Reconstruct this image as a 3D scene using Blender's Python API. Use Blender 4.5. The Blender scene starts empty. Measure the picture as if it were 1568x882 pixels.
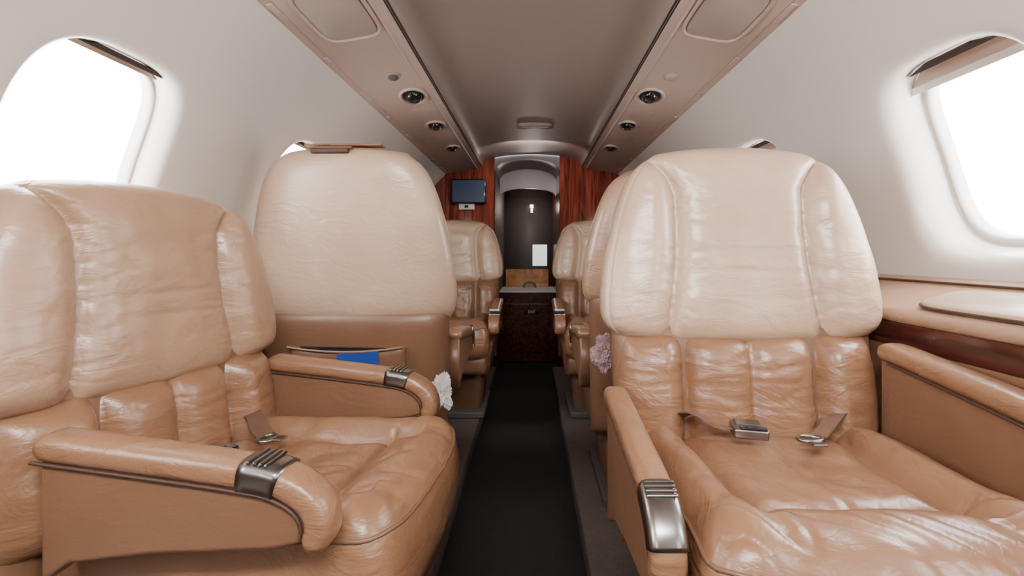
import bpy, bmesh, math, random
from math import sin, cos, tan, pi, exp, radians, sqrt
from mathutils import Vector, Matrix, noise
random.seed(4)
CH = 0.95      # camera height above aisle floor
PLAT = 0.08
scene = bpy.context.scene

# ------------------------------------------------------------------ materials
def new_mat(name):
    m = bpy.data.materials.new(name); m.use_nodes = True
    nt = m.node_tree; b = nt.nodes['Principled BSDF']
    return m, nt, b

def tex_coords(nt, scale=(1,1,1)):
    tc = nt.nodes.new('ShaderNodeTexCoord'); mp = nt.nodes.new('ShaderNodeMapping')
    mp.inputs['Scale'].default_value = scale
    nt.links.new(tc.outputs['Object'], mp.inputs['Vector'])
    return mp.outputs['Vector']

def leather(name, col, rough=0.36, wr=0.35, coat=0.15):
    m, nt, b = new_mat(name)
    vec = tex_coords(nt)
    n1 = nt.nodes.new('ShaderNodeTexNoise'); n1.inputs['Scale'].default_value = 5; n1.inputs['Detail'].default_value = 4
    n1.inputs['Distortion'].default_value = 0.6
    nt.links.new(vec, n1.inputs['Vector'])
    cr = nt.nodes.new('ShaderNodeValToRGB')
    cr.color_ramp.elements[0].position = 0.3; cr.color_ramp.elements[1].position = 0.75
    cr.color_ramp.elements[0].color = (col[0]*.90, col[1]*.87, col[2]*.84, 1)
    cr.color_ramp.elements[1].color = (min(1, col[0]*1.08), min(1, col[1]*1.08), min(1, col[2]*1.08), 1)
    nt.links.new(n1.outputs['Fac'], cr.inputs['Fac']); nt.links.new(cr.outputs['Color'], b.inputs['Base Color'])
    b.inputs['Roughness'].default_value = rough
    b.inputs['Coat Weight'].default_value = coat; b.inputs['Coat Roughness'].default_value = 0.28
    v = nt.nodes.new('ShaderNodeTexVoronoi'); v.inputs['Scale'].default_value = 420
    nt.links.new(vec, v.inputs['Vector'])
    n2 = nt.nodes.new('ShaderNodeTexNoise'); n2.inputs['Scale'].default_value = 9; n2.inputs['Detail'].default_value = 3
    n2.inputs['Distortion'].default_value = 1.8
    nt.links.new(tex_coords(nt, (1, 1, 2.4)), n2.inputs['Vector'])
    b1 = nt.nodes.new('ShaderNodeBump'); b1.inputs['Strength'].default_value = wr; b1.inputs['Distance'].default_value = 0.014
    nt.links.new(n2.outputs['Fac'], b1.inputs['Height'])
    n3 = nt.nodes.new('ShaderNodeTexNoise'); n3.inputs['Scale'].default_value = 13; n3.inputs['Detail'].default_value = 2
    n3.inputs['Distortion'].default_value = 2.5
    nt.links.new(tex_coords(nt, (.7, .7, 1.6)), n3.inputs['Vector'])
    s = nt.nodes.new('ShaderNodeMath'); s.operation = 'SUBTRACT'; s.inputs[1].default_value = .5; nt.links.new(n3.outputs['Fac'], s.inputs[0])
    a = nt.nodes.new('ShaderNodeMath'); a.operation = 'ABSOLUTE'; nt.links.new(s.outputs[0], a.inputs[0])
    mr = nt.nodes.new('ShaderNodeMapRange'); mr.inputs['From Max'].default_value = .05; nt.links.new(a.outputs[0], mr.inputs['Value'])
    b3 = nt.nodes.new('ShaderNodeBump'); b3.inputs['Strength'].default_value = wr*.4; b3.inputs['Distance'].default_value = 0.002
    nt.links.new(mr.outputs[0], b3.inputs['Height']); nt.links.new(b1.outputs['Normal'], b3.inputs['Normal'])
    b2 = nt.nodes.new('ShaderNodeBump'); b2.inputs['Strength'].default_value = 0.12; b2.inputs['Distance'].default_value = 0.001
    nt.links.new(v.outputs['Distance'], b2.inputs['Height']); nt.links.new(b3.outputs['Normal'], b2.inputs['Normal'])
    nt.links.new(b2.outputs['Normal'], b.inputs['Normal'])
    return m

def plain(name, col, rough=0.5, metal=0.0, nscale=12, var=0.06, bump=0.0, bscale=200):
    m, nt, b = new_mat(name)
    vec = tex_coords(nt)
    n1 = nt.nodes.new('ShaderNodeTexNoise'); n1.inputs['Scale'].default_value = nscale; n1.inputs['Detail'].default_value = 3
    nt.links.new(vec, n1.inputs['Vector'])
    cr = nt.nodes.new('ShaderNodeValToRGB')
    cr.color_ramp.elements[0].color = tuple(c*(1-var) for c in col)+(1,)
    cr.color_ramp.elements[1].color = tuple(min(1, c*(1+var)) for c in col)+(1,)
    nt.links.new(n1.outputs['Fac'], cr.inputs['Fac']); nt.links.new(cr.outputs['Color'], b.inputs['Base Color'])
    b.inputs['Roughness'].default_value = rough; b.inputs['Metallic'].default_value = metal
    if bump > 0:
        n2 = nt.nodes.new('ShaderNodeTexNoise'); n2.inputs['Scale'].default_value = bscale
        nt.links.new(vec, n2.inputs['Vector'])
        bp = nt.nodes.new('ShaderNodeBump'); bp.inputs['Strength'].default_value = bump; bp.inputs['Distance'].default_value = 0.004
        nt.links.new(n2.outputs['Fac'], bp.inputs['Height']); nt.links.new(bp.outputs['Normal'], b.inputs['Normal'])
    return m

def wood(name, c1, c2, scale=(14, 14, 1.2), rough=0.18):
    m, nt, b = new_mat(name)
    vec = tex_coords(nt, scale)
    n1 = nt.nodes.new('ShaderNodeTexNoise'); n1.inputs['Scale'].default_value = 2.2; n1.inputs['Detail'].default_value = 7
    n1.inputs['Distortion'].default_value = 1.2
    nt.links.new(vec, n1.inputs['Vector'])
    cr = nt.nodes.new('ShaderNodeValToRGB')
    cr.color_ramp.elements[0].position = 0.35; cr.color_ramp.elements[1].position = 0.68
    cr.color_ramp.elements[0].color = c1+(1,); cr.color_ramp.elements[1].color = c2+(1,)
    nt.links.new(n1.outputs['Fac'], cr.inputs['Fac']); nt.links.new(cr.outputs['Color'], b.inputs['Base Color'])
    b.inputs['Roughness'].default_value = rough; b.inputs['Coat Weight'].default_value = 0.6
    b.inputs['Coat Roughness'].default_value = 0.08
    return m

def emis(name, col, s):
    m, nt, b = new_mat(name)
    b.inputs['Base Color'].default_value = col+(1,)
    b.inputs['Emission Color'].default_value = col+(1,); b.inputs['Emission Strength'].default_value = s
    return m

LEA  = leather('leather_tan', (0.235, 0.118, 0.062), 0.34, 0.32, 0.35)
LEAD = leather('leather_panel_shaded', (0.165, 0.083, 0.046), 0.42, 0.10, 0.12)  # darker copy of the leather; shade on sides and lower parts put into colour
LEAM = leather('leather_tan_half_lit', (0.36, 0.222, 0.142), 0.34, 0.25, 0.35)  # part-lit copy of the same leather, light put into the colour
LEAL = leather('leather_tan_lit', (0.50, 0.352, 0.25), 0.33, 0.22, 0.4)  # lit copy of the tan leather; light on headrests put into colour
PIPE = plain('piping_brown', (0.05, 0.023, 0.014), 0.6)
WALL = plain('wall_laminate_cream', (0.60, 0.555, 0.515), 0.30, nscale=3, var=0.03, bump=0.03, bscale=300)
CEIL = plain('ceiling_suede', (0.23, 0.172, 0.150), 0.42, nscale=3, var=0.04, bump=0.05, bscale=400)
PSUM = plain('service_panel_beige', (0.42, 0.315, 0.262), 0.42, nscale=5, var=0.03)
PSUD = plain('service_panel_inset', (0.33, 0.25, 0.21), 0.5, nscale=5, var=0.03)
DARK = plain('dark_gap', (0.02, 0.014, 0.012), 0.6)
BLACK = plain('black_gloss', (0.012, 0.012, 0.015), 0.12)
CHROME = plain('brushed_chrome', (0.25, 0.235, 0.225), 0.28, 1.0, 60, 0.08)
WOODM = wood('mahogany', (0.06, 0.011, 0.007), (0.24, 0.052, 0.030))
WOODD = wood('mahogany_dark', (0.022, 0.006, 0.005), (0.09, 0.022, 0.014), (14, 1.2, 14))
BURL = wood('burl_wood', (0.36, 0.13, 0.04), (0.65, 0.34, 0.12), (5, 5, 5))
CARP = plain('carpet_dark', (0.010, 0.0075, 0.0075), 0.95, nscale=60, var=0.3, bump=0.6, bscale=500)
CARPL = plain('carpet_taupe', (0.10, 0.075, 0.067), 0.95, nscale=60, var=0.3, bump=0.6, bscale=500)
GREY = plain('grey_lining', (0.075, 0.064, 0.062), 0.6)
VLIN = plain('vestibule_lining', (0.15, 0.085, 0.095), 0.35)
BLUE = plain('magazine_blue', (0.02, 0.06, 0.28), 0.3)
PAPER = plain('paper_white', (0.55, 0.52, 0.50), 0.6)
GREEN = plain('cord_green', (0.03, 0.16, 0.09), 0.5)
BELT = plain('belt_webbing_tan', (0.13, 0.068, 0.042), 0.7, nscale=120, var=0.15, bump=0.3, bscale=600)
LAMP = emis('lamp_glow', (0.9, 0.95, 0.95), 6)
SIGN = emis('notice_glow_white', (0.85, 0.9, 0.95), 1.0)  # paper notice made to glow; its brightness is set as emission
def glassy(name):
    m, nt, b = new_mat(name)
    out = nt.nodes['Material Output']
    t = nt.nodes.new('ShaderNodeBsdfTransparent'); t.inputs['Color'].default_value = (0.97, 0.98, 1, 1)
    g = nt.nodes.new('ShaderNodeBsdfGlossy'); g.inputs['Roughness'].default_value = 0.05
    mx = nt.nodes.new('ShaderNodeMixShader'); mx.inputs[0].default_value = 0.04
    nt.links.new(t.outputs[0], mx.inputs[1]); nt.links.new(g.outputs[0], mx.inputs[2]); nt.links.new(mx.outputs[0], out.inputs['Surface'])
    return m
GLASS = glassy('window_acrylic')
BAG, _nt, _b = new_mat('clear_pink_plastic')
_b.inputs['Base Color'].default_value = (0.50, 0.33, 0.38, 1); _b.inputs['Alpha'].default_value = 0.6; _b.inputs['Roughness'].default_value = 0.15

# ------------------------------------------------------------------ helpers
def link(o, parent=None):
    scene.collection.objects.link(o)
    if parent is not None: o.parent = parent
    return o
def empty(name, loc=(0, 0, 0), rotz=0.0):
    e = bpy.data.objects.new(name, None); e.location = loc; e.rotation_euler = (0, 0, rotz); e.empty_display_size = 0.1
    return link(e)
def mk(name, verts, faces, mat, parent=None, smooth=True, merge=0.0):
    me = bpy.data.meshes.new(name)
    me.from_pydata([tuple(v) for v in verts], [], faces)
    bm = bmesh.new(); bm.from_mesh(me)
    if merge > 0: bmesh.ops.remove_doubles(bm, verts=bm.verts, dist=merge)
    bmesh.ops.recalc_face_normals(bm, faces=bm.faces)
    bm.to_mesh(me); bm.free()
    if smooth:
        for p in me.polygons: p.use_smooth = True
    me.materials.append(mat)
    return link(bpy.data.objects.new(name, me), parent)
def gfaces(nu, nv, off=0, cu=False):
    f = []
    for j in range(nv-1):
        for i in range(nu if cu else nu-1):
            i2 = (i+1) % nu
            f.append((off+j*nu+i, off+j*nu+i2, off+(j+1)*nu+i2, off+(j+1)*nu+i))
    return f
def rbox(name, size, loc, mat, parent=None, bev=0.01, seg=3, rot=(0, 0, 0), taper=None):
    bm = bmesh.new(); bmesh.ops.create_cube(bm, size=1)
    for v in bm.verts:
        v.co = Vector((v.co.x*size[0], v.co.y*size[1], v.co.z*size[2]))
        if taper and v.co.z < 0: v.co.x *= taper[0]; v.co.y *= taper[1]
    if bev > 0:
        bmesh.ops.bevel(bm, geom=list(bm.edges), offset=min(bev, min(size)*0.48), segments=seg, profile=0.5, affect='EDGES')
    me = bpy.data.meshes.new(name); bm.to_mesh(me); bm.free()
    for p in me.polygons: p.use_smooth = seg > 2
    me.materials.append(mat)
    o = link(bpy.data.objects.new(name, me), parent); o.location = loc; o.rotation_euler = rot
    return o
def prism(name, poly, axis_fn, t0, t1, mat, parent=None, bev=0.0, seg=3):
    n = len(poly)
    bm = bmesh.new()
    v0 = [bm.verts.new(axis_fn(a, b, t0)) for a, b in poly]; v1 = [bm.verts.new(axis_fn(a, b, t1)) for a, b in poly]
    c0 = bm.faces.new(v0); c1 = bm.faces.new(v1[::-1])
    for i in range(n): bm.faces.new((v0[i], v0[(i+1) % n], v1[(i+1) % n], v1[i]))
    bmesh.ops.recalc_face_normals(bm, faces=bm.faces)
    if bev > 0:
        ed = list(set(list(c0.edges)+list(c1.edges)))
        bmesh.ops.bevel(bm, geom=ed, offset=bev, segments=seg, profile=0.5, affect='EDGES')
    me = bpy.data.meshes.new(name); bm.to_mesh(me); bm.free()
    for p in me.polygons: p.use_smooth = len(p.vertices) == 4
    me.materials.append(mat)
    return link(bpy.data.objects.new(name, me), parent)
def pillow(name, NU, NV, pos, F, B, tr, mat, parent, p=6.0, q=2.3):
    V = []
    us = [sin(pi/2*(-1+2*i/(NU-1))) for i in range(NU)]; vs = [sin(pi/2*(-1+2*j/(NV-1))) for j in range(NV)]
    for side in (0, 1):
        for v in vs:
            for u in us:
                e = (max(0, 1-abs(u)**p)*max(0, 1-abs(v)**p))**(1/q)
                a, b = pos(u, v)
                c = F(u, v, a, b)*e if side == 0 else -B(u, v, a, b)*e
                V.append(tr(a, b, c))
    return mk(name, V, gfaces(NU, NV)+gfaces(NU, NV, NU*NV), mat, parent, merge=2e-5)
def yz_sweep(name, pts, x0, hw, ht, mat, parent, n=24, e=3.0, round_ends=True, nrm=0.0):
    ps = [Vector((0, a, b)) for a, b in pts]
    sec = []
    for k in range(n):
        t = 2*pi*k/n; c, s = cos(t), sin(t)
        r = (abs(c)**e+abs(s)**e)**(-1/e)
        sec.append((c*r*hw, s*r*ht))
    V = []; m = len(ps)
    cum = [0]
    for i in range(1, m): cum.append(cum[-1]+(ps[i]-ps[i-1]).length)
    L = cum[-1]
    for i, P in enumerate(ps):
        T = (ps[min(i+1, m-1)]-ps[max(i-1, 0)]).normalized()
        N = Vector((0, -T.z, T.y))
        if N.z < 0 and abs(T.y) > abs(T.z): N = -N
        if abs(T.y) <= abs(T.z) and N.y > 0: N = -N
        k = 1.0
        if round_ends:
            dd = min(cum[i], L-cum[i])/ (ht*1.1)
            if dd < 1: k = sqrt(max(0.02, 1-(1-dd)**2))
        for a, b in sec: V.append(Vector((x0, 0, 0))+P+Vector((1, 0, 0))*a*(0.5+0.5*k if round_ends else 1)+N*(b*k+nrm))
    F = gfaces(n, m, 0, True)+[tuple(range(n)), tuple((m-1)*n+k for k in range(n))[::-1]]
    return mk(name, V, F, mat, parent)
def tube(name, pts, r, mat, parent=None, n=8):
    cu = bpy.data.curves.new(name, 'CURVE'); cu.dimensions = '3D'; cu.bevel_depth = r; cu.bevel_resolution = 2
    sp = cu.splines.new('POLY'); sp.points.add(len(pts)-1)
    for i, q in enumerate(pts): sp.points[i].co = (q[0], q[1], q[2], 1)
    o = bpy.data.objects.new(name+'_c', cu); scene.collection.objects.link(o)
    dg = bpy.context.evaluated_depsgraph_get()
    me = bpy.data.meshes.new_from_object(o.evaluated_get(dg)); bpy.data.objects.remove(o)
    me.name = name; me.materials.clear(); me.materials.append(mat)
    for p in me.polygons: p.use_smooth = True
    return link(bpy.data.objects.new(name, me), parent)
def lerp_tab(tab, t):
    if t <= tab[0][0]: return tab[0][1]
    for (a, b), (c, d) in zip(tab, tab[1:]):
        if t <= c:
            k = (t-a)/(c-a); return b+(d-b)*k
    return tab[-1][1]
def g(d, w): return exp(-(d/w)**2)
def sstep(a, b, x):
    t = max(0, min(1, (x-a)/(b-a))); return t*t*(3-2*t)
def smooth_path(ctrl, n=8):
    out = []
    m = len(ctrl)
    for i in range(m-1):
        p0 = Vector(ctrl[max(i-1, 0)]); p1 = Vector(ctrl[i]); p2 = Vector(ctrl[i+1]); p3 = Vector(ctrl[min(i+2, m-1)])
        for k in range(n):
            t = k/n
            out.append(0.5*((2*p1)+(-p0+p2)*t+(2*p0-5*p1+4*p2-p3)*t*t+(-p0+3*p1-3*p2+p3)*t**3))
    out.append(Vector(ctrl[-1]))
    return out
def wrink(x, y, z, amp):
    n_ = abs(noise.noise(Vector((x, y, z))))
    return -amp*exp(-(n_/.10)**2)

# ------------------------------------------------------------------ seat
HW = [(0, .262), (.03, .285), (.09, .303), (.2, .306), (.4, .297), (.6, .277), (.755, .255), (.86, .234), (.93, .212), (.975, .190), (1, .160)]
def hwf(t):
    return sum(lerp_tab(HW, min(1, max(0, t+k*.02))) for k in (-2, -1, 0, 1, 2))/5
RT = tan(radians(9))
def make_seat(loc, rot, cush=.58, hlo=.77, hhi=1.175, arms=(.68, .68), res=1.0, pocket=False, tilt=RT, belt=True, wide=1.0,
              ay=0.0, ax=(.283, .283), latch=(26, 35), brot=0.0, by=0.0, Lc=.565, adeep=(1.0, 1.0), rear=0.0, ahw=(.030, .030), HM=None):
    S = empty('airplane_seat', loc, rot)
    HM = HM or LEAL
    dz = loc[2]
    ly = lambda b: (b-cush)*tilt
    NU = int(130*res); NV = int(110*res)
    H = hhi-hlo
    cb, sb = cos(brot), sin(brot)
    def bk(x, y, z):      # turn of the back-rest about the vertical axis
        y2 = y-.05
        return (x*cb-y2*sb, x*sb+y2*cb+.05+by, z)
    # --- headrest pad
    def pos(u, v):
        t = (v+1)/2
        a = u*hwf(t)*wide
        b = hlo+H*t-0.016*(u*u)*(t**6) + 0.012*(u*u)*(1-t)**4
        return a, b
    def xs(t): return .150*wide+.02*(1-t)-.02*sin(pi*t)+.085*max(0, (t-.72)/.28)**2
    def F(u, v, a, b):
        t = (b-hlo)/H
        d = abs(a)-xs(t)
        w = noise.noise(Vector((a*9, b*22, loc[1]*3)))*.0035+noise.noise(Vector((a*30, b*14, 5+loc[0])))*.0012
        near = g(d, .05)
        w += wrink(a*14+3, b*30, loc[0]*9, .0024)*(.2+.8*near)
        wing = .016*sstep(0, .06, d)
        edge = g(abs(u)-.955, .012)
        cr = .004*g(b-(hlo+H*.46+.02*a), .005)*g(a, .12)+.003*g(b-(hlo+H*.36-.03*a), .004)*g(a-.03, .09)+.003*g(b-(hlo+H*.60-.05*a), .004)*g(a+.06, .06)
        return .060+.010*(1-(a/.15)**2)*(abs(a) < .15)-.013*g(d, .0055)-.014*g(d, .020)+wing+w-.008*edge-cr
    def B(u, v, a, b):
        return .085+.015*(1-u*u)
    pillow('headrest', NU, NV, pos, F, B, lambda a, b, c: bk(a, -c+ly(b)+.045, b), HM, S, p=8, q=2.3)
    # --- lower back cushion
    lb0 = cush-.06; lb1 = hlo+.025
    def pos2(u, v):
        t = (v+1)/2
        return u*(.262+.012*sin(pi*t))*wide, lb0+(lb1-lb0)*t
    def F2(u, v, a, b):
        d1 = abs(a)-.140; d0 = abs(a)
        bol = .024*sstep(0, .05, abs(a)-.14)
        puff = .012*(1-((abs(a)-.07)/.07)**2) if abs(a) < .14 else 0
        w = noise.noise(Vector((a*12, b*25, 3+loc[0])))*.003+wrink(a*8+b*6, b*34, 2+loc[0]*7, .0020)
        return .075+bol+puff-.012*g(d1, .006)-.018*g(d1, .02)-.010*g(d0-.006, .0035)-.006*g(d0, .02)+w
    pillow('lower_back_cushion', int(120*res), int(70*res), pos2, F2, lambda *k: .05, lambda a, b, c: bk(a, -c+ly(b)+.055, b), LEA, S, p=6, q=2.4)
    # --- seat cushion
    def pos3(u, v):
        y = .03-(Lc)*(1-(v+1)/2)   # v=-1 front
        fr = max(0, (-v-.4)/.6)
        return u*(.255+.014*fr-.03*max(0, -v-.8)**2/.04), y+.018*u*u*fr
    def F3(u, v, a, b):
        d1 = abs(a)-(.150+.01*v)
        bol = .028*sstep(0, .06, abs(a)-.14)
        fr = sstep(.33, .43, -b)
        roll = .024*fr
        if abs(a) > .14: roll *= 1-.6*min(1, (abs(a)-.14)/.05)
        w = noise.noise(Vector((a*8, b*9, 7+loc[0]*5)))*.008+noise.noise(Vector((a*26+b*12, b*14, 2+loc[1])))*.0030
        w += wrink(a*14+b*10, b*8-a*4, 4+loc[0]*3, .0035)*(.3+.7*fr)
        s1 = g(d1, .006)*(b > -.40)*.010+g(d1, .022)*(b > -.42)*.015
        s2 = (g(b+.345+.25*a*a, .006)*.010+g(b+.345+.25*a*a, .022)*.012)*(1 if abs(a) < .16 else max(0, 1-(abs(a)-.16)/.02))
        s3 = g(a-.006, .0035)*.006*(1 if b > -.345 else 0)
        sag = -.014*g(b+.17, .13)*g(a, .15)
        return .10+bol+roll-max(s1, s2)-s3+sag+w
    P3, Q3 = 9, 2.6
    pillow('seat_cushion', int(130*res), int(140*res), pos3, F3, lambda *k: .085, lambda a, b, c: (a, b, cush-.10+c), LEA, S, p=P3, q=Q3)
    loop = []
    for k in range(161):
        t = k/160*2*pi
        cc, ss = cos(t), sin(t); r = (abs(cc)**12+abs(ss)**12)**(-1/12)
        u, v = cc*r*.962, ss*r*.962
        a, b = pos3(u, v)
        e = ((1-abs(u)**P3)*(1-abs(v)**P3))**(1/Q3)
        loop.append((a, b, cush-.10+F3(u, v, a, b)*e+.001))
    tube('cushion_piping', loop, .0035, LEAD, S)
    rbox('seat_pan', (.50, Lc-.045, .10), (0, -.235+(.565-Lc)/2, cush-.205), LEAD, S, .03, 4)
    # --- shell behind lower back
    sz0 = .33; sz1 = hlo+.07
    def pos4(u, v):
        t = (v+1)/2
        return u*(.284-.015*(1-t))*wide, sz0+(sz1-sz0)*t
    pillow('back_shell', int(60*res), int(50*res), pos4, lambda *k: .055, lambda u, v, a, b: .080+.01*(1-u*u), lambda a, b, c: bk(a, -c+ly(b)+.06, b), LEAD, S, p=9, q=2.2)
    # --- arms
    for sgn, A, axx, ad, hw_ in ((-1, arms[0], ax[0], adeep[0], ahw[0]), (1, arms[1], ax[1], adeep[1], ahw[1])):
        x0 = sgn*axx; cw = hw_-.008
        core = [(-.01-rear, A-.02), (-.38, A-.056), (-.425, A-.082), (-.436, A-.11), (-.425, A-.05-.085*ad), (-.39, A-.05-.095*ad), (-.33, A-.05-.10*ad), (-.22, A-.05-.108*ad), (-.10, A-.05-.125*ad), (-.01-rear, A-.05-.155*ad)]
        core = [(a+ay, b) for a, b in core]
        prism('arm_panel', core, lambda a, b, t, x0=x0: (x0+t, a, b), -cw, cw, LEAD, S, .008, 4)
        pth = smooth_path([(.0-rear, A-.016, 0), (-.06, A-.018, 0), (-.18, A-.030, 0), (-.33, A-.046, 0), (-.395, A-.058, 0), (-.436, A-.084, 0), (-.448, A-.118, 0), (-.434, A-.146, 0)], 8)
        pp = [(p[0]+ay, p[1]) for p in pth]
        yz_sweep('arm_pad', pp, x0, hw_, .020, LEA, S)
        for sx in (-1, 1):
            off = [(y, z) for y, z in pp[6:-8]]
            pts = []
            for i in range(len(off)):
                y0, z0 = off[max(i-1, 0)]; y1, z1 = off[min(i+1, len(off)-1)]
                T = Vector((y1-y0, z1-z0)).normalized(); N = Vector((T.y, -T.x))
                if N.dot(Vector((.5, -1))) < 0: N = -N
                pts.append((x0+sx*(hw_-.005), off[i][0]+N.x*.0195, off[i][1]+N.y*.0195))
            tube('arm_piping', pts, .0026, PIPE, S)
        k0, k1 = latch
        yz_sweep('arm_latch_plate', pp[k0:k1+1], x0, hw_+.0018, .0218, CHROME, S, round_ends=False, e=4)
        for q in range(4):
            i = k0+1+q
            y, z = pp[i]; y1, z1 = pp[i+1]
            T = Vector((0, y1-y, z1-z)).normalized(); N = Vector((0, -T.z, T.y)); N = N if N.z > 0 else -N
            c = Vector((x0, y, z))+N*.0222
            rbox('latch_ridge', (hw_*1.8, .0048, .004), c, CHROME, S, .0018, 2, rot=(math.atan2(T.z, T.y), 0, 0))
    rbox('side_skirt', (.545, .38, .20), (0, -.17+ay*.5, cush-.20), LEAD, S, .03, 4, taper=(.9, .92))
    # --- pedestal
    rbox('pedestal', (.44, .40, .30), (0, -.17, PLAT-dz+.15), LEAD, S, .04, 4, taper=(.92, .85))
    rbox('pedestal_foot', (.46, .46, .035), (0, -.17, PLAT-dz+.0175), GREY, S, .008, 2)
    if pocket:
        yb = lambda b: ly(b)+.06+.090
        zt = hlo-.050
        def pos5(u, v):
            t = (v+1)/2
            return u*.185, zt-.22+.22*t-.016*(1-u*u)*t
        pillow('seat_pocket', 50, 40, pos5, lambda *k: .006, lambda *k: .024, lambda a, b, c: (a, -c+yb(b)+.004, b), LEAD, S, p=12, q=2)
        tube('pocket_trim', [(-.182+.364*k/20, yb(zt)+.026, zt-.002-.016*(1-(-1+k/10)**2)) for k in range(21)], .004, LEA, S)
        rbox('pocket_magazine', (.13, .006, .2), (-.045, yb(zt)+.014, zt-.117), BLUE, S, .001, 1, rot=(-.12, 0.07, 0))
        rbox('pocket_magazine_dark', (.27, .006, .2), (.01, yb(zt)+.006, zt-.103), BLACK, S, .001, 1, rot=(-.12, -0.02, 0))
        rbox('headrest_latch', (.115, .022, .016), (0.03, ly(hhi)+.122, hhi-.022), PIPE, S, .005, 3)
        rbox('headrest_latch_lip', (.135, .020, .005), (0.03, ly(hhi)+.118, hhi-.012), LEAD, S, .002, 2)
        rbox('headrest_cover_strip', (.24, .05, .006), (0.0, ly(hhi)+.075, hhi+.002), LEA, S, .003, 2)
    if belt:
        rbox('belt_buckle', (.066, .050, .020), (-.045, -.085, cush+.024), CHROME, S, .005, 3, rot=(.12, .05, -.12))
        rbox('belt_buckle_slot', (.05, .012, .004), (-.043, -.104, cush+.033), BLACK, S, .001, 2, rot=(.12, .05, -.12))
        rbox('belt_buckle_lift', (.048, .024, .004), (-.045, -.078, cush+.036), CHROME, S, .0015, 2, rot=(.2, .05, -.12))
        tube('belt_tongue', [(.055+.022*cos(t), -.125+.015*sin(t), cush+.020) for t in [k*2*pi/24 for k in range(25)]], .0045, CHROME, S)
        rbox('belt_tongue_blade', (.026, .022, .004), (.056, -.150, cush+.020), CHROME, S, .001, 2)
        for sg, path in ((-1, [(-.165, .01, .020), (-.14, -.035, .042), (-.105, -.060, .028), (-.06, -.078, .022)]), (1, [(.19, .01, .030), (.155, -.035, .036), (.11, -.075, .022), (.075, -.112, .018)])):
            P = smooth_path(path, 6)
            V = []
            for i, pt in enumerate(P):
                T = (P[min(i+1, len(P)-1)]-P[max(i-1, 0)]); T.z = 0; T.normalize()
                N = Vector((-T.y, T.x, 0.25*sg)); N.normalize()
                for s, h in ((-1, -.0015), (1, -.0015), (1, .0015), (-1, .0015)):
                    V.append(Vector((pt.x, pt.y, pt.z+cush+h))+N*s*.017)
            mk('belt_strap', V, gfaces(4, len(P), 0, True)+[(0, 1, 2, 3), tuple(len(V)-4+k for k in (3, 2, 1, 0))], BELT, S, smooth=False)
    return S

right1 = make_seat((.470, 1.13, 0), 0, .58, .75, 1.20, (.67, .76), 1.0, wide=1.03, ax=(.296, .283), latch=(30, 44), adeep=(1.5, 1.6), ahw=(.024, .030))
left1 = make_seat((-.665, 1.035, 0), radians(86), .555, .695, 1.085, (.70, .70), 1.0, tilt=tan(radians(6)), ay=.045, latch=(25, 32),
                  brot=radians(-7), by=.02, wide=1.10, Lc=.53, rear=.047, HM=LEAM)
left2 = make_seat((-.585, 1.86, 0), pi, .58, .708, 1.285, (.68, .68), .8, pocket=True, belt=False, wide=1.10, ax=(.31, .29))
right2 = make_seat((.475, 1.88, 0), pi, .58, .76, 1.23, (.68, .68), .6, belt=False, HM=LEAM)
left3 = make_seat((-.48, 3.2, 0), 0, .58, .77, 1.16, (.68, .68), .6, belt=False)
right3 = make_seat((.43, 3.2, 0), 0, .58, .77, 1.16, (.68, .68), .6, belt=False)

# ------------------------------------------------------------------ cabin shell
ZC = -.10+CH; R = .97
TH1 = math.asin(.74); TH0 = radians(-8)
TW = radians(18.5); HH = radians(12.9); HWW = .20
PITCH = .93; YC0 = 1.12
def wp(sg, y, th, off=0.0): return Vector((sg*(R+off)*cos(th), y, ZC+(R+off)*sin(th)))
def se(c, s, n=3.3): return (abs(c)**n+abs(s)**n)**(-1/n)
RL = ((1.10, .0005), (1.07, .002), (1.045, .005), (1.02, .010), (1.0, .019), (.985, .030), (.977, .042), (.972, .055), (.965, .058), (.95, .056), (.935, .058), (.925, .066), (.925, .085))
RR_ = ((1.17, .0005), (1.13, .002), (1.09, .005), (1.05, .011), (1.02, .019), (1.0, .029), (.985, .042), (.975, .058), (.965, .078), (.96, .09), (.955, .094), (.94, .096), (.925, .093), (.905, .090), (.885, .092), (.87, .098), (.865, .108), (.865, .118))
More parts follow.
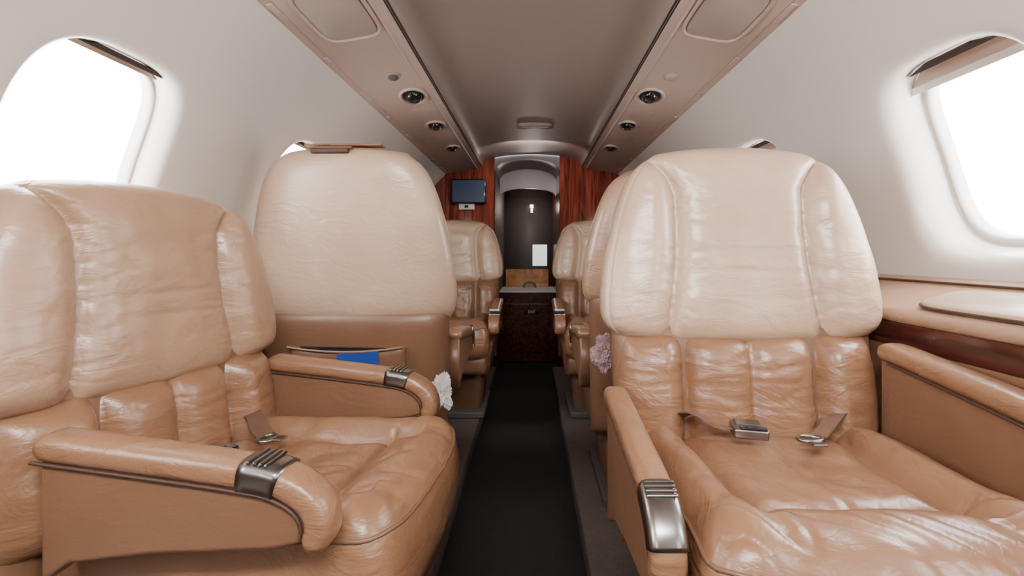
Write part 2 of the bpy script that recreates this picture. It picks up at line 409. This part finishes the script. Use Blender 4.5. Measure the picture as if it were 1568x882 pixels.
def build_wall(sg, name, wins):
    V = []; Fc = []
    ya = min(wins)-PITCH/2
    for yc in wins:
        ry = PITCH/2/HWW; rt1 = (TH1-TW)/HH; rt0 = (TH0-TW)/HH
        M = 28
        per = []
        for k in range(M): per.append((-ry+2*ry*k/M, rt0))
        for k in range(M): per.append((ry, rt0+(rt1-rt0)*k/M))
        for k in range(M): per.append((ry-2*ry*k/M, rt1))
        for k in range(M): per.append((-ry, rt1+(rt0-rt1)*k/M))
        n = len(per); base = len(V)
        rings = []
        hole = []
        for a, b in per:
            l = sqrt(a*a+b*b); c, s = a/l, b/l; r = se(c, s); hole.append((c*r, s*r))
        for t in [0, .15, .3, .45, .6, .72, .82, .9, .96, 1.0]:
            rings.append([(per[i][0]*(1-t)+hole[i][0]*1.22*t, per[i][1]*(1-t)+hole[i][1]*1.22*t, 0) for i in range(n)])
        for k, o in (RL if sg < 0 else RR_):
            rings.append([(h[0]*k, h[1]*k, o) for h in hole])
        for r_ in rings:
            for a, b, o in r_: V.append(wp(sg, yc+a*HWW, TW+b*HH, o))
        Fc += gfaces(n, len(rings), base, True)
    nb = len(V); ys = [ya, max(wins)+PITCH/2]
    low = [wp(sg, 0, TH0)]; prof = [(low[0].x, low[0].z), (sg*.945, .60), (sg*.92, .40), (sg*.90, .0)]
    for x, z in prof:
        for y in ys: V.append(Vector((x, y, z)))
    Fc += gfaces(2, len(prof), nb)
    return mk(name, V, Fc, WALL, None, True, 1e-4)
WINS = [YC0+PITCH*k for k in range(-2, 4)]
build_wall(-1, 'wall_left', WINS); build_wall(1, 'wall_right', WINS)
wi = 1
def band(nm, sg, yc, b0, b1, o0, th, mt, E, lim=.97, nb=2):
    V = []; m = 17
    bs = [b0+(b1-b0)*i/(nb-1) for i in range(nb)]
    loopb = [(b, o0) for b in bs]+[(b, o0+th) for b in reversed(bs)]
    nn = len(loopb)
    for jj in range(m):
        for (bb, oo) in loopb:
            w = (max(0.01, 1-min(1, abs(bb)/lim)**3.3))**(1/3.3)*lim
            V.append(wp(sg, yc+HWW*w*(-1+2*jj/(m-1)), TW+HH*bb, oo))
    mk(nm, V, gfaces(nn, m, 0, True)+[tuple(range(nn)), tuple(len(V)-nn+k for k in range(nn))[::-1]], mt, E, smooth=False)
for sg in (-1, 1):
    q = .868 if sg > 0 else .928; po_ = .112 if sg > 0 else .08
    for yc in WINS:
        E = empty('window_%d' % wi); wi += 1
        V = [wp(sg, yc, TW, po_)]; n = 64
        for k in range(n):
            c, s = cos(2*pi*k/n), sin(2*pi*k/n); r = se(c, s)*q
            V.append(wp(sg, yc+c*r*HWW, TW+s*r*HH, po_))
        mk('pane', V, [(0, 1+k, 1+(k+1) % n) for k in range(n)], GLASS, E)
        if yc > 2.5:
            band('dimming_shade', sg, yc, -.93, .95, .045, .006, PSUM, E, .985, 14)  # unseen drawn shades, added to dim the far cabin
        elif sg > 0:
            band('shade', sg, yc, .76, .93, .070, .008, PSUM, E)
            band('shade_slot', sg, yc, .90, .965, .040, .010, DARK, E)
            band('shade_rail', sg, yc, .70, .77, .066, .012, WALL, E)
        else:
            band('shade', sg, yc, .88, .95, .045, .008, PSUM, E)
            band('shade_slot', sg, yc, .93, .975, .022, .010, DARK, E, .985)

YA, YB = min(WINS)-PITCH/2, 4.1
po = Vector((.652, 0, .618+CH)); pi_ = Vector((.385, 0, .665+CH))
def ext(name, prof, y0, y1, mat, parent=None, smooth=True, ny=2):
    V = []
    for x, z in prof:
        for k in range(ny): V.append((x, y0+(y1-y0)*k/(ny-1), z))
    return mk(name, V, gfaces(ny, len(prof)), mat, parent, smooth)
vault = [(.380*cos(pi*k/32)*1.0, .675+CH+.085*sin(pi*k/32)**.9) for k in range(33)]
ceil = ext('ceiling', [(.383, .660+CH)]+vault+[(-.383, .660+CH)], YA, YB, CEIL)
for sg in (-1, 1):
    ext('trim_service_panel', [(sg*.672, .605+CH), (sg*.640, .6165+CH), (sg*.636, .6145+CH), (sg*.630, .6170+CH), (sg*.425, .6530+CH), (sg*.420, .6500+CH), (sg*.415, .6545+CH), (sg*.390, .659+CH), (sg*.384, .668+CH)], YA, YB, PSUM, None, False)
T_ = (po-pi_).normalized()
def psu(sg, t, d, h=0.0):
    n = Vector((-.173, 0, -.985))
    p = pi_+(po-pi_)*t+n*h
    return Vector((sg*p.x, d, p.z))
def psu_mat(sg, t, d, h=0.0):
    X = Vector((sg*T_.x, 0, T_.z)); Z = Vector((-sg*.173, 0, -.985)); Y = Z.cross(X)
    M = Matrix((X, Y, Z)).transposed().to_4x4(); M.translation = psu(sg, t, d, h); return M
for sg in (-1, 1):
    for nm, t, w in (('trim_inner_gap', .0, .010), ('trim_inner_seam', .065, .006), ('trim_outer_gap', 1.0, .014), ('trim_outer_seam', .90, .005)):
        X = Vector((sg*T_.x, 0, T_.z))
        a = psu(sg, t, 0, .0035)-X*w/2; b = psu(sg, t, 0, .0035)+X*w/2
        ext(nm, [(a.x, a.z), (b.x, b.z), (b.x, b.z+.006), (a.x, a.z+.006), (a.x, a.z)], YA, YB, DARK, None, False)
    C = empty('trim_rail_clips')
    for k in range(9):
        d = 1.0+k*.36
        o = rbox('clip', (.018, .10, .006), (0, 0, 0), PSUM, C, .003, 3); o.matrix_world = psu_mat(sg, .985, d, .006)
    C2 = empty('trim_panel_seams')
    for d in (.75, 1.75, 3.6):
        o = rbox('seam', (.20, .004, .002), (0, 0, 0), DARK, C2, 0); o.matrix_world = psu_mat(sg, .49, d, .002)
def rr(hx, hy, n=48, e=5):
    out = []
    for k in range(n):
        c, s = cos(2*pi*k/n), sin(2*pi*k/n); r = se(c, s, e); out.append((c*r*hx, s*r*hy))
    return out
def plate(name, M, hx, hy, mat, parent, prof, e=5, n=48):
    V = []
    for ins, h in prof:
        for a, b in rr(hx-ins, hy-ins, n, e): V.append(M @ Vector((a, b, h)))
    V.append(M @ Vector((0, 0, prof[-1][1])))
    F = gfaces(n, len(prof), 0, True); L = (len(prof)-1)*n
    F += [(L+k, L+(k+1) % n, len(V)-1) for k in range(n)]
    return mk(name, V, F, mat, parent)
for sg in (-1, 1):
    E = empty('ceiling_speaker')
    M = psu_mat(sg, .50, 1.43, .0)
    plate('bezel', M, .090, .152, PSUM, E, [(0, 0), (.001, .009), (.005, .012), (.009, .009), (.010, .002)], 5)
    plate('grille', M, .080, .142, PSUD, E, [(0, .0015), (.002, .006), (.006, .0075)], 5)
    for d, r in ((2.18, .058), (2.68, .052), (3.25, .048)):
        E = empty('reading_light')
        M = psu_mat(sg, .37, d, .0)
        k = 1.8
        plate('bezel', M, r, r*k, PSUM, E, [(0, 0), (.001, .010), (.005, .014), (.012, .012), (.019, .004)], 2)
        plate('socket', M, r-.017, r*k-.017, DARK, E, [(0, .005), (.003, .0052)], 2)
        plate('eyeball', M, r-.024, (r-.024)*1.5, BLACK, E, [(0, .004), (.002, .014), (.008, .022), (.015, .026)], 2)
        plate('lens', M, .009, .011, CHROME, E, [(0, .026), (.002, .028)], 2)
    for d, tt in ((2.43, .42), (2.96, .42)):
        E = empty('oxygen_mask_hatch')
        M = psu_mat(sg, tt, d, 0)
        plate('hatch_rim', M, .066, .085, DARK, E, [(0, .0), (.001, .002), (.003, .002)], 3)
        plate('hatch_cover', M, .063, .082, PSUM, E, [(0, .002), (.001, .005), (.004, .006)], 3)
    E = empty('call_button')
    M = psu_mat(sg, .44, 1.93, 0)
    plate('bezel', M, .024, .038, PSUD, E, [(0, 0), (.001, .008), (.004, .008)], 2)
    plate('button', M, .018, .030, GREY if sg < 0 else PSUM, E, [(0, .008), (.002, .011)], 2)
E = empty('ceiling_lamp')
M = Matrix.Translation((.02, 3.15, CH+.756)) @ Matrix.Rotation(pi, 4, 'X')
plate('housing', M, .11, .05, CEIL, E, [(0, -.01), (.003, .012), (.01, .016)], 4)
plate('lens', M, .085, .03, PSUM, E, [(0, .015), (.004, .019)], 4)

# ------------------------------------------------------------------ floor
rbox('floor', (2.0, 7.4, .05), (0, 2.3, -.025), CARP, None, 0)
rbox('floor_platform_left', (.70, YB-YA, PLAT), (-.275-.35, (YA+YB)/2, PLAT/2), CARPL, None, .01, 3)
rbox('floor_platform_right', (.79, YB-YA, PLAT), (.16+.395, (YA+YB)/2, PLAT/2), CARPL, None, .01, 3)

# ------------------------------------------------------------------ side ledge
def ledge(sg, xf, name):
    E = empty(name)
    zt = CH-.118; y1 = YB-.002
    prof = [(sg*.972, CH-.055), (sg*.95, CH-.07), (sg*.935, CH-.082), (sg*(xf+.02), zt), (sg*(xf+.006), zt-.004), (sg*xf, zt-.014), (sg*xf, zt-.03), (sg*(xf+.008), zt-.034)]
    ext('top', prof, YA, y1, LEAM, E, True)  # lighter leather carries the light falling on the ledge top
    ext('wood_band', [(sg*(xf+.006), zt-.032), (sg*(xf+.002), zt-.036), (sg*(xf+.006), zt-.085), (sg*(xf+.01), zt-.088)], YA, y1, WOODD, E, False)
    ext('apron', [(sg*(xf+.006), zt-.086), (sg*(xf+.004), zt-.10), (sg*(xf+.02), .45), (sg*(xf+.03), PLAT)], YA, y1, LEAD, E, False)
    tube('back_piping', [(sg*.948, YA, CH-.068), (sg*.948, y1, CH-.068)], .003, PIPE, E)
    return E
LR = ledge(1, .795, 'trim_ledge_right'); LL = ledge(-1, .895, 'trim_ledge_left')
M = Matrix.Translation((.868, .74, CH-.101)) @ Matrix.Rotation(radians(-15), 4, 'Y')
plate('table_lid', M, .062, .40, LEAL, LR, [(0, 0), (.0, .006), (.002, .010), (.006, .012)], 6)
tube('table_lid_edge', [tuple(M @ Vector((a, b, .004))) for a, b in rr(.063, .401, 60, 6)+rr(.063, .401, 60, 6)[:1]], .0028, PIPE, LR)

# ------------------------------------------------------------------ bulkheads & vestibule
def wall_poly(name, poly, y, th, mat): return prism(name, poly, lambda a, b, t: (a, t, b), y, y+th, mat)
OL, OR = -.285, .215
rbox('wall_aft', (2.1, .04, 1.75), (0, YA-.02, .875), WALL, None, 0)
wall_poly('wall_bulkhead_left', [(-1.02, 0), (OL, 0), (OL, 1.735), (-1.02, 1.735)], YB, .05, WOODM)
wall_poly('wall_bulkhead_right', [(OR, 0), (1.02, 0), (1.02, 1.735), (OR, 1.735)], YB, .05, WOODM)
ext('wall_vestibule_left', [(OL, 0), (OL, 1.75)], YB, 5.7, GREY, None, False)
ext('wall_vestibule_right', [(OR, 0), (OR, 1.75)], YB, 5.7, WOODM, None, False)
cx = (OL+OR)/2; hwv = (OR-OL)/2
arch = lambda z0, h, n=20: [(cx+hwv*cos(pi*k/n), z0+h*sin(pi*k/n)) for k in range(n+1)]
ext('ceiling_vestibule', arch(1.60, .10), YB, 5.7, VLIN, None)
wall_poly('trim_arch_header', [(OL, 1.75), (OR, 1.75)]+arch(1.46, .07), 4.75, .04, VLIN)
wall_poly('trim_opening_header', [(OL, 1.75), (OR, 1.75)]+arch(1.585, .10), YB+.005, .03, GREY)
rbox('wall_far', (.52, .05, 1.8), (cx, 5.6, .9), GREY, None, 0)
CB = empty('galley_cabinet')
rbox('cabinet_body', (.49, .6, .60), (cx, 4.95, .305), WOODD, CB, .004, 2)
rbox('counter_top', (.496, .62, .018), (cx, 4.945, .615), PAPER, CB, .004, 2)
rbox('burl_backsplash', (.42, .02, .17), (cx-.01, 5.23, .71), BURL, CB, .004, 2)
rbox('cabinet_door', (.38, .012, .42), (cx, 4.647, .30), WOODD, CB, .004, 2)
tube('green_cord', [(-.02+.055*cos(t), 5.0, .63+.05*abs(sin(t))) for t in [pi*k/16 for k in range(17)]], .010, GREEN, CB)
ES = empty('exit_sign')
rbox('plate', (.12, .006, .035), (.0, 4.637, .44), BLACK, ES, .002, 2)
def text(name, s, size, M, mat, parent):
    cu = bpy.data.curves.new(name, 'FONT'); cu.body = s; cu.size = size; cu.align_x = 'CENTER'; cu.align_y = 'CENTER'; cu.extrude = .0006
    o = bpy.data.objects.new(name+'_c', cu); scene.collection.objects.link(o)
    me = bpy.data.meshes.new_from_object(o.evaluated_get(bpy.context.evaluated_depsgraph_get())); bpy.data.objects.remove(o)
    me.materials.clear(); me.materials.append(mat)
    o = link(bpy.data.objects.new(name, me), parent); o.matrix_world = M; return o
text('letters', 'EXIT', .032, Matrix.Translation((0, 4.632, .44)) @ Matrix.Rotation(pi/2, 4, 'X'), PAPER, ES)
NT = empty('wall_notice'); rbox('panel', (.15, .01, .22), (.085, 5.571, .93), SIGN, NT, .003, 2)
LP = empty('wall_lamp'); rbox('body', (.035, .03, .035), (0, 5.558, 1.44), LAMP, LP, .008, 3)
rbox('bracket', (.03, .02, .06), (0, 5.567, 1.40), CHROME, LP, .004, 2)
MO = empty('wall_monitor')
mx = (-(815-718)*1.2245)*4.08/1000
rbox('frame', (.27, .03, .19), (mx, 4.085, CH+(388-293)*1.2245*4.08/1000), BLACK, MO, .008, 3)
rbox('screen', (.245, .004, .165), (mx, 4.068, CH+(388-293)*1.2245*4.08/1000), plain('screen_blue', (.03, .05, .10), .15), MO, .002, 2)
WC = empty('wall_control_panel')
zc2 = CH+(388-316)*1.2245*4.08/1000
rbox('plate', (.12, .012, .05), (-(815-715)*1.2245*4.08/1000, 4.094, zc2), PAPER, WC, .004, 2)
rbox('display', (.03, .006, .018), (-(815-715)*1.2245*4.08/1000, 4.086, zc2), BLACK, WC, .002, 2)

# ------------------------------------------------------------------ loose things
def crumple(name, c, s, mat, seed, amp=.35):
    bm = bmesh.new(); bmesh.ops.create_icosphere(bm, subdivisions=5, radius=1)
    for v in bm.verts:
        n_ = v.co.normalized()
        k = 1+amp*noise.noise(n_*1.6+Vector((seed, 0, 0)))-amp*.7*abs(noise.noise(n_*5+Vector((0, seed, 0))))*2-amp*.4*abs(noise.noise(n_*11+Vector((0, seed, 4))))
        v.co = Vector((c[0]+n_.x*s[0]*k, c[1]+n_.y*s[1]*k, c[2]+n_.z*s[2]*k))
    me = bpy.data.meshes.new(name); bm.to_mesh(me); bm.free(); me.materials.append(mat)
    return link(bpy.data.objects.new(name, me))
crumple('crumpled_napkin', (-.264, 1.56, CH-.405), (.034, .02, .054), PAPER, 3.1, .5)
crumple('plastic_bag', (.203, 1.46, CH-.27), (.040, .05, .050), BAG, 8.2, .35)

# ------------------------------------------------------------------ light
w = bpy.data.worlds.new('World'); scene.world = w; w.use_nodes = True
bg = w.node_tree.nodes['Background']; bg.inputs['Color'].default_value = (1.0, .985, .965, 1); bg.inputs['Strength'].default_value = 22.0
def area(name, loc, direction, sx, sy, power, col=(1, .965, .925)):
    l = bpy.data.lights.new(name, 'AREA'); l.shape = 'RECTANGLE'; l.size = sx; l.size_y = sy; l.energy = power; l.color = col
    o = bpy.data.objects.new(name, l); o.location = loc
    o.rotation_euler = Vector(direction).to_track_quat('-Z', 'Y').to_euler(); return link(o)
area('cabin_fill', (0, -.15, 1.58), (0, 1, -.28), .8, .15, 36)  # added fill without a fixture, brightens headrests and seat tops
area('bulkhead_fill', (0, 3.55, 1.66), (0, .8, -.5), .3, .06, 3)  # added fill, brightens the bulkhead wood
pl = bpy.data.lights.new('vestibule_fill', 'POINT'); pl.energy = 3.5; pl.shadow_soft_size = .05; pl.color = (1, .85, .75)  # added fill, lifts the darkness of the vestibule
plo = bpy.data.objects.new('vestibule_fill', pl); plo.location = (0, 5.2, 1.40); link(plo)

# ------------------------------------------------------------------ camera
cam = bpy.data.cameras.new('camera'); co = bpy.data.objects.new('camera', cam); link(co)
co.location = (0, 0, CH); co.rotation_euler = (pi/2, 0, 0)
cam.sensor_width = 36; cam.lens = 18.75; cam.shift_x = -37/1920; cam.shift_y = -65/1920; cam.clip_start = .02
scene.camera = co
